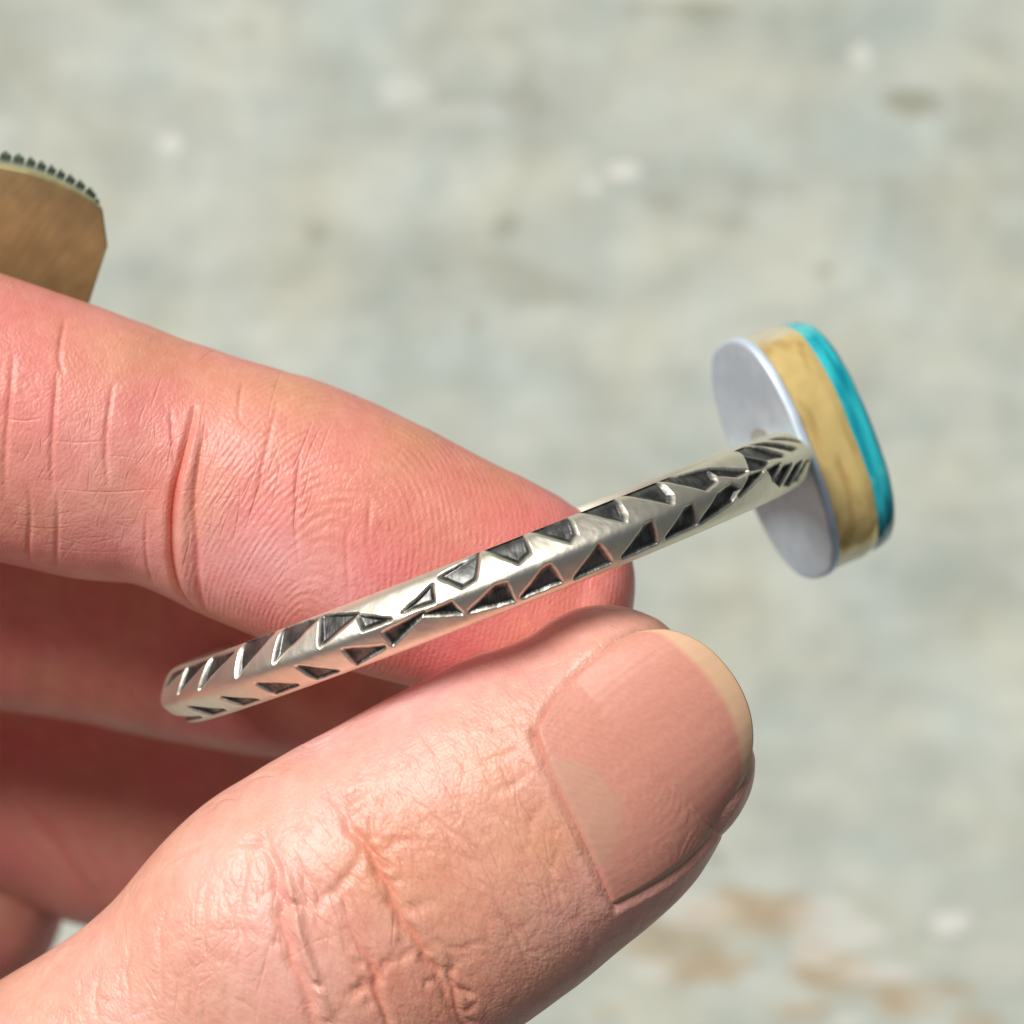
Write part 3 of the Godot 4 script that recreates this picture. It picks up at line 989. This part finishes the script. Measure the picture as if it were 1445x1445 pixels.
func index_lines(l: Limb, rng: RandomNumberGenerator) -> void:
	# the fold at the last joint: two deep grooves with a roll of skin between them
	crease(l, [[284, 574], [277, 610], [266, 655], [255, 705], [251, 760], [256, 830], [268, 905]], 0.30, -0.36, false)
	crease(l, [[284, 574], [277, 610], [266, 655], [255, 705], [251, 760], [256, 830], [268, 905]], 0.10, -0.10)
	crease(l, [[298, 620], [292, 660], [287, 710], [288, 760], [288, 815], [297, 890]], 0.20, -0.18, false)
	crease(l, [[288, 590], [280, 650], [272, 700], [270, 760], [275, 840]], 0.50, 0.26, false)
	var under := uv_of(l, 268, 905).x
	stroke(l, PackedVector2Array([Vector2(under, 0.999), Vector2(under - 0.004, 0.96), Vector2(under, 0.92)]), 0.3, -0.5, false, false)
	crease(l, [[243, 578], [250, 625], [256, 668]], 0.10, -0.10, false)
	for q in [[24, 500, 12, 600, 8, 700], [80, 520, 72, 600, 73, 700], [160, 540, 150, 610, 150, 690], [92, 450, 84, 500, 88, 530], [38, 680, 42, 730, 44, 800], [78, 690, 80, 740, 84, 800], [212, 720, 212, 780, 224, 826], [-20, 520, -28, 620, -24, 760]]:
		crease(l, [[q[0], q[1]], [q[2], q[3]], [q[4], q[5]]], 0.13, -0.10, false)
	for q in [[425, 640, 418, 700, 422, 800], [488, 740, 486, 800, 492, 860], [400, 570, 380, 650, 360, 740], [350, 540, 347, 580, 350, 600], [520, 700, 518, 740, 516, 770]]:
		crease(l, [[q[0], q[1]], [q[2], q[3]], [q[4], q[5]]], 0.10, -0.07, false)
	for q in [[70, 690, 240, 693], [0, 737, 90, 746], [10, 592, 60, 590], [70, 621, 150, 622], [60, 772, 180, 778]]:
		crease(l, [[q[0], q[1]], [(q[0] + q[2]) * 0.5, (q[1] + q[3]) * 0.5 + 3], [q[2], q[3]]], 0.05, -0.022)
	scatter_lines(l, rng, 130, 660, 170, 150, 1.9, 0.25, 90, 34, 0.035, -0.022)
	scatter_lines(l, rng, 120, 740, 170, 80, 0.05, 0.2, 50, 46, 0.03, -0.02)
	scatter_lines(l, rng, 350, 680, 120, 130, 1.95, 0.15, 50, 70, 0.04, -0.03)
	# ridges of the fingertip, standing round the pad's centre
	var wx := PackedFloat32Array()
	var uv0 := uv_of(l, 270, 700).x
	var x0 := int(uv0 * l.tw)
	var mm_px := l.length / l.tw
	var c0 := spot(l, 430, 880)
	var su: float = (c0[0] - l.s0)
	for y in range(0, l.th / 2):
		var ang := y * TAU / l.th
		for x in range(x0, l.tw):
			var s := x * mm_px
			var along := s - su
			var around := (ang - PI / 2.0) * -6.0 - 5.4
			var wn := rough_noise.get_noise_2d(s * 4.0, around * 4.0)
			var rho := sqrt(along * along + pow(around / 2.2, 2.0)) + wn * 0.22
			var amp := 0.011 * (1.0 - 0.5 * smoothstep(2.0, 6.0, along)) * (0.55 + 0.9 * blotch_noise.get_noise_2d(s * 9.0, around * 9.0)) * smoothstep(0.0, 1.5, s - uv0 * l.length)
			l.micro[y * l.tw + x] += maxf(amp, 0.002) * sin(rho * TAU / 0.235)
	wx.clear()


func thumb_lines(l: Limb, rng: RandomNumberGenerator) -> void:
	# folds over the joint: soft main folds, each with side branches
	fold(l, rng, [[372, 1170], [386, 1225], [394, 1270], [397, 1305], [410, 1350], [428, 1392], [446, 1440], [470, 1500]], 0.24, -0.26, 0.3)
	crease(l, [[396, 1210], [410, 1270], [420, 1325], [440, 1380], [466, 1445]], 0.30, 0.24, false)
	fold(l, rng, [[470, 1110], [486, 1150], [502, 1178], [524, 1200], [534, 1232], [552, 1262], [562, 1292], [590, 1322], [604, 1356], [630, 1395], [650, 1460]], 0.26, -0.27, 0.9)
	fold(l, rng, [[480, 1280], [494, 1310], [516, 1345], [530, 1378], [536, 1425], [560, 1470]], 0.20, -0.22, 0.8)
	fold(l, rng, [[440, 1292], [452, 1270], [474, 1256], [494, 1234], [518, 1202]], 0.17, -0.16, 0.5)
	fold(l, rng, [[488, 1240], [485, 1268], [489, 1305]], 0.13, -0.12, 0.3)
	fold(l, rng, [[530, 1376], [504, 1396], [484, 1410]], 0.16, -0.16, 0.4)
	fold(l, rng, [[530, 1376], [548, 1358], [566, 1340]], 0.14, -0.13, 0.4)
	fold(l, rng, [[552, 1266], [576, 1280], [616, 1272]], 0.13, -0.13, 0.4)
	fold(l, rng, [[522, 1196], [560, 1188], [600, 1184]], 0.13, -0.10, 0.4)
	fold(l, rng, [[520, 1192], [526, 1150], [544, 1112]], 0.13, -0.10, 0.3)
	fold(l, rng, [[606, 1330], [640, 1340], [690, 1330]], 0.12, -0.10, 0.5)
	fold(l, rng, [[640, 1330], [636, 1380], [650, 1430], [668, 1480]], 0.20, -0.20, 0.7)
	fold(l, rng, [[590, 1130], [640, 1200], [690, 1262], [730, 1320], [750, 1370]], 0.13, -0.08, 0.8)
	fold(l, rng, [[560, 1110], [610, 1150], [680, 1210], [740, 1290]], 0.12, -0.06, 0.6)
	fold(l, rng, [[690, 1130], [740, 1180], [780, 1240], [800, 1300]], 0.12, -0.07, 0.5)
	fold(l, rng, [[455, 1320], [440, 1290], [430, 1250], [420, 1210]], 0.13, -0.09, 0.3)
	for q in [[300, 1230, 298, 1330, 312, 1440], [250, 1250, 240, 1330, 248, 1420], [340, 1190, 345, 1290, 356, 1400], [326, 1300, 336, 1380, 342, 1440], [200, 1300, 190, 1360, 198, 1430], [276, 1330, 288, 1380, 286, 1440], [150, 1360, 146, 1400, 150, 1440], [225, 1380, 232, 1410, 236, 1450]]:
		fold(l, rng, [[q[0], q[1]], [q[2], q[3]], [q[4], q[5]]], 0.13, -0.08, 0.6)
	for q in [[300, 1140, 312, 1126, 336, 1128], [420, 1050, 440, 1052, 470, 1040], [240, 1215, 262, 1200, 290, 1190], [350, 1100, 372, 1092, 392, 1094]]:
		crease(l, [[q[0], q[1]], [q[2], q[3]], [q[4], q[5]]], 0.13, -0.13, false)
	for q in [[742, 1050, 700, 1070, 650, 1080], [752, 1085, 720, 1110, 690, 1120], [748, 1020, 720, 1020, 690, 1030], [770, 1130, 750, 1160, 742, 1200], [795, 1190, 780, 1220, 776, 1260]]:
		crease(l, [[q[0], q[1]], [q[2], q[3]], [q[4], q[5]]], 0.13, -0.07, false)
	# fine crossing lines
	scatter_lines(l, rng, 650, 1240, 170, 150, 0.95, 0.16, 60, 60, 0.09, -0.020)
	scatter_lines(l, rng, 480, 1280, 150, 170, 0.95, 0.3, 40, 50, 0.09, -0.022)
	scatter_lines(l, rng, 300, 1330, 170, 120, 1.4, 0.2, 50, 56, 0.09, -0.026)
	scatter_lines(l, rng, 280, 1340, 180, 120, -0.5, 0.25, 30, 40, 0.07, -0.016)
	scatter_lines(l, rng, 600, 1050, 230, 70, -0.45, 0.10, 120, 50, 0.04, -0.010)
	scatter_lines(l, rng, 720, 930, 120, 40, -0.45, 0.10, 50, 60, 0.04, -0.010)
	scatter_lines(l, rng, 740, 1220, 60, 120, 1.1, 0.16, 40, 60, 0.08, -0.024)


func build_nail(root: Node3D, origin: Vector3, thumb: Limb) -> void:
	# four edges of the nail, measured: root, tip and the two sides
	var sides := [
		[[756, 1030], [778, 992], [806, 956], [836, 928], [868, 906], [905, 890]],       # upper side
		[[862, 1282], [900, 1264], [938, 1242], [972, 1216], [1002, 1184], [1018, 1158]]]  # lower side
	var ends := [
		[[756, 1030], [758, 1052], [772, 1090], [796, 1142], [824, 1200], [848, 1252], [862, 1282]],
		[[905, 890], [950, 890], [1000, 914], [1042, 964], [1062, 1022], [1056, 1084], [1018, 1158]]]
	var along := 90
	var cross := 90
	var pts := PackedVector3Array()
	var tint := PackedColorArray()
	pts.resize((along + 1) * (cross + 1)); tint.resize(pts.size())
	var u_of := func(list: Array, f: float) -> Vector2:
		var k := clampf(f, 0.0, 0.9999) * (list.size() - 1)
		var i := int(k)
		var v := func(n): return Vector2(list[clampi(n, 0, list.size() - 1)][0], list[clampi(n, 0, list.size() - 1)][1])
		return catmull(v.call(i - 1), v.call(i), v.call(i + 1), v.call(i + 2), k - i)
	var c00 := Vector2(756, 1030)
	var c01 := Vector2(862, 1282)
	var c10 := Vector2(905, 890)
	var c11 := Vector2(1018, 1158)
	for i in along + 1:
		var f := i / float(along)
		for j in cross + 1:
			var g := j / float(cross)
			var p: Vector2 = u_of.call(ends[0], g) * (1.0 - f) + u_of.call(ends[1], g) * f + u_of.call(sides[0], f) * (1.0 - g) + u_of.call(sides[1], f) * g
			p -= c00 * (1 - f) * (1 - g) + c01 * (1 - f) * g + c10 * f * (1 - g) + c11 * f * g
			# height: the thumb's own curve carried on past its rounding
			var z := 13.0
			for k in 4:
				var q := at(p.x, p.y, z)
				var r := find_row(thumb, q)
				r = mini(r, thumb.rows - 1)
				var e := thumb.t[r].cross(thumb.frame_n(r))
				var across: float = (q - thumb.c[r]).dot(e)
				var w: float = thumb.wide[r] * 1.06
				z = thumb.c[r].z + thumb.wide[r] * 0.80 * sqrt(maxf(0.06, 1.0 - pow(absf(across) / w, 2.2)))
			var tuck := 0.34 * pow(1.0 - smoothstep(0.0, 0.07, f), 1.5) + 0.35 * (pow(1.0 - smoothstep(0.0, 0.06, g), 1.5) + pow(1.0 - smoothstep(0.0, 0.06, 1.0 - g), 1.5)) * (1.0 - 0.6 * smoothstep(0.75, 1.0, f))
			var groove := fine_noise.get_noise_2d(g * 160.0, f * 2.0) * 0.010
			z += 0.05 - tuck - 0.9 * pow(f, 3.0) + groove + rough_noise.get_noise_2d(p.x * 0.9, p.y * 0.9) * 0.012
			pts[i * (cross + 1) + j] = at(p.x, p.y, z)
			var bed := Color(0.65, 0.30, 0.22).lerp(Color(0.63, 0.255, 0.195), clampf(0.5 + rough_noise.get_noise_2d(p.x * 6.0, p.y * 6.0) * 1.2, 0.0, 1.0))
			var moon := 1.0 - smoothstep(78.0, 96.0, p.distance_to(Vector2(792, 1158)) + rough_noise.get_noise_2d(p.x, p.y) * 10.0)
			bed = bed.lerp(Color(0.56, 0.34, 0.24), moon * 0.5)
			var rim := 0.885 + 0.085 * smoothstep(0.32, 0.0, g) + 0.05 * smoothstep(0.6, 1.0, g) + 0.012 * rough_noise.get_noise_2d(g * 90.0, 3.0)
			bed = bed.lerp(Color(0.70, 0.45, 0.28), 0.9 * smoothstep(rim - 0.025, rim + 0.022, f))
			bed = bed.lerp(Color(0.62, 0.40, 0.24), 0.8 * smoothstep(0.93, 0.97, g) + 0.5 * smoothstep(0.05, 0.02, g) * smoothstep(0.3, 0.6, f))
			tint[i * (cross + 1) + j] = bed
	# the free edge turns under: a second, lower sheet closes it
	var rows := along + 3
	var cols := cross + 1
	var full := pts.duplicate()
	full.resize(rows * cols); tint.resize(rows * cols)
	for j in cols:
		var p := pts[along * cols + j]
		var q := pts[(along - 5) * cols + j]
		full[(along + 1) * cols + j] = p + Vector3(0, 0, -0.34)
		full[(along + 2) * cols + j] = q + Vector3(0, 0, -0.42)
		tint[(along + 1) * cols + j] = Color(0.62, 0.46, 0.28)
		tint[(along + 2) * cols + j] = Color(0.6, 0.4, 0.26)
	var mesh := ArrayMesh.new()
	# reverse the rows so that the sheet faces up
	var flipped := PackedVector3Array()
	var ft := PackedColorArray()
	for i in range(rows - 1, -1, -1):
		for j in cols:
			flipped.append(full[i * cols + j]); ft.append(tint[i * cols + j])
	sheet(mesh, flipped, rows, cols, origin, null, ft)
	var m := StandardMaterial3D.new()
	m.vertex_color_use_as_albedo = true
	m.roughness = 0.48
	m.metallic_specular = 0.42
	m.subsurf_scatter_enabled = true
	m.subsurf_scatter_strength = 0.08
	piece("thumbnail", mesh, m, root)


# ------------------------------------------------------------------

func _ready() -> void:
	var cam := Camera3D.new()
	cam.name = "camera"
	add_child(cam)
	cam.transform = Transform3D(Basis(Vector3(1, 0, 0), Vector3(0, 0, -1), Vector3(0, 1, 0)), place(Vector3(0, 0, LENS_Z)))
	var lens := CameraAttributesPhysical.new()
	lens.frustum_focal_length = 50.0
	lens.frustum_focus_distance = 0.0965
	lens.frustum_near = 0.01
	lens.frustum_far = 20.0
	lens.exposure_aperture = 32.0
	cam.attributes = lens
	cam.fov = rad_to_deg(2.0 * atan(FRAME * 0.5 / LENS_Z))
	cam.near = 0.01
	cam.far = 20.0
	cam.current = true

	var around := WorldEnvironment.new()
	around.name = "surroundings"
	var env := Environment.new()
	env.background_mode = Environment.BG_SKY
	var air := ProceduralSkyMaterial.new()
	air.sky_top_color = Color(0.78, 0.82, 0.88)
	air.sky_horizon_color = Color(0.78, 0.80, 0.82)
	air.ground_bottom_color = Color(0.35, 0.33, 0.30)
	air.ground_horizon_color = Color(0.6, 0.58, 0.54)
	air.sky_curve = 0.32
	var sky := Sky.new()
	sky.sky_material = air
	env.sky = sky
	env.background_energy_multiplier = 0.165
	env.tonemap_mode = Environment.TONE_MAPPER_LINEAR
	env.tonemap_exposure = 0.93
	env.sdfgi_enabled = true
	env.ssao_enabled = true
	env.ssil_enabled = true
	around.environment = env
	add_child(around)

	var sun := DirectionalLight3D.new()
	sun.name = "sun"
	sun.light_energy = 1.6
	sun.light_angular_distance = 26.0
	sun.light_color = Color(1.0, 0.985, 0.965)
	sun.shadow_enabled = true
	add_child(sun)
	# stands up and to the left of the plan
	sun.look_at_from_position(turn(Vector3(-0.48, 0.66, 0.82)), Vector3.ZERO, Vector3(0, 0, -1))

	rough_noise.seed = 11; rough_noise.frequency = 0.02; rough_noise.fractal_octaves = 3
	fine_noise.seed = 12; fine_noise.frequency = 0.12; fine_noise.fractal_octaves = 3
	blotch_noise.seed = 13; blotch_noise.frequency = 0.09; blotch_noise.fractal_octaves = 3

	build_board()
	build_hand()
	build_ring()
	build_pendant()
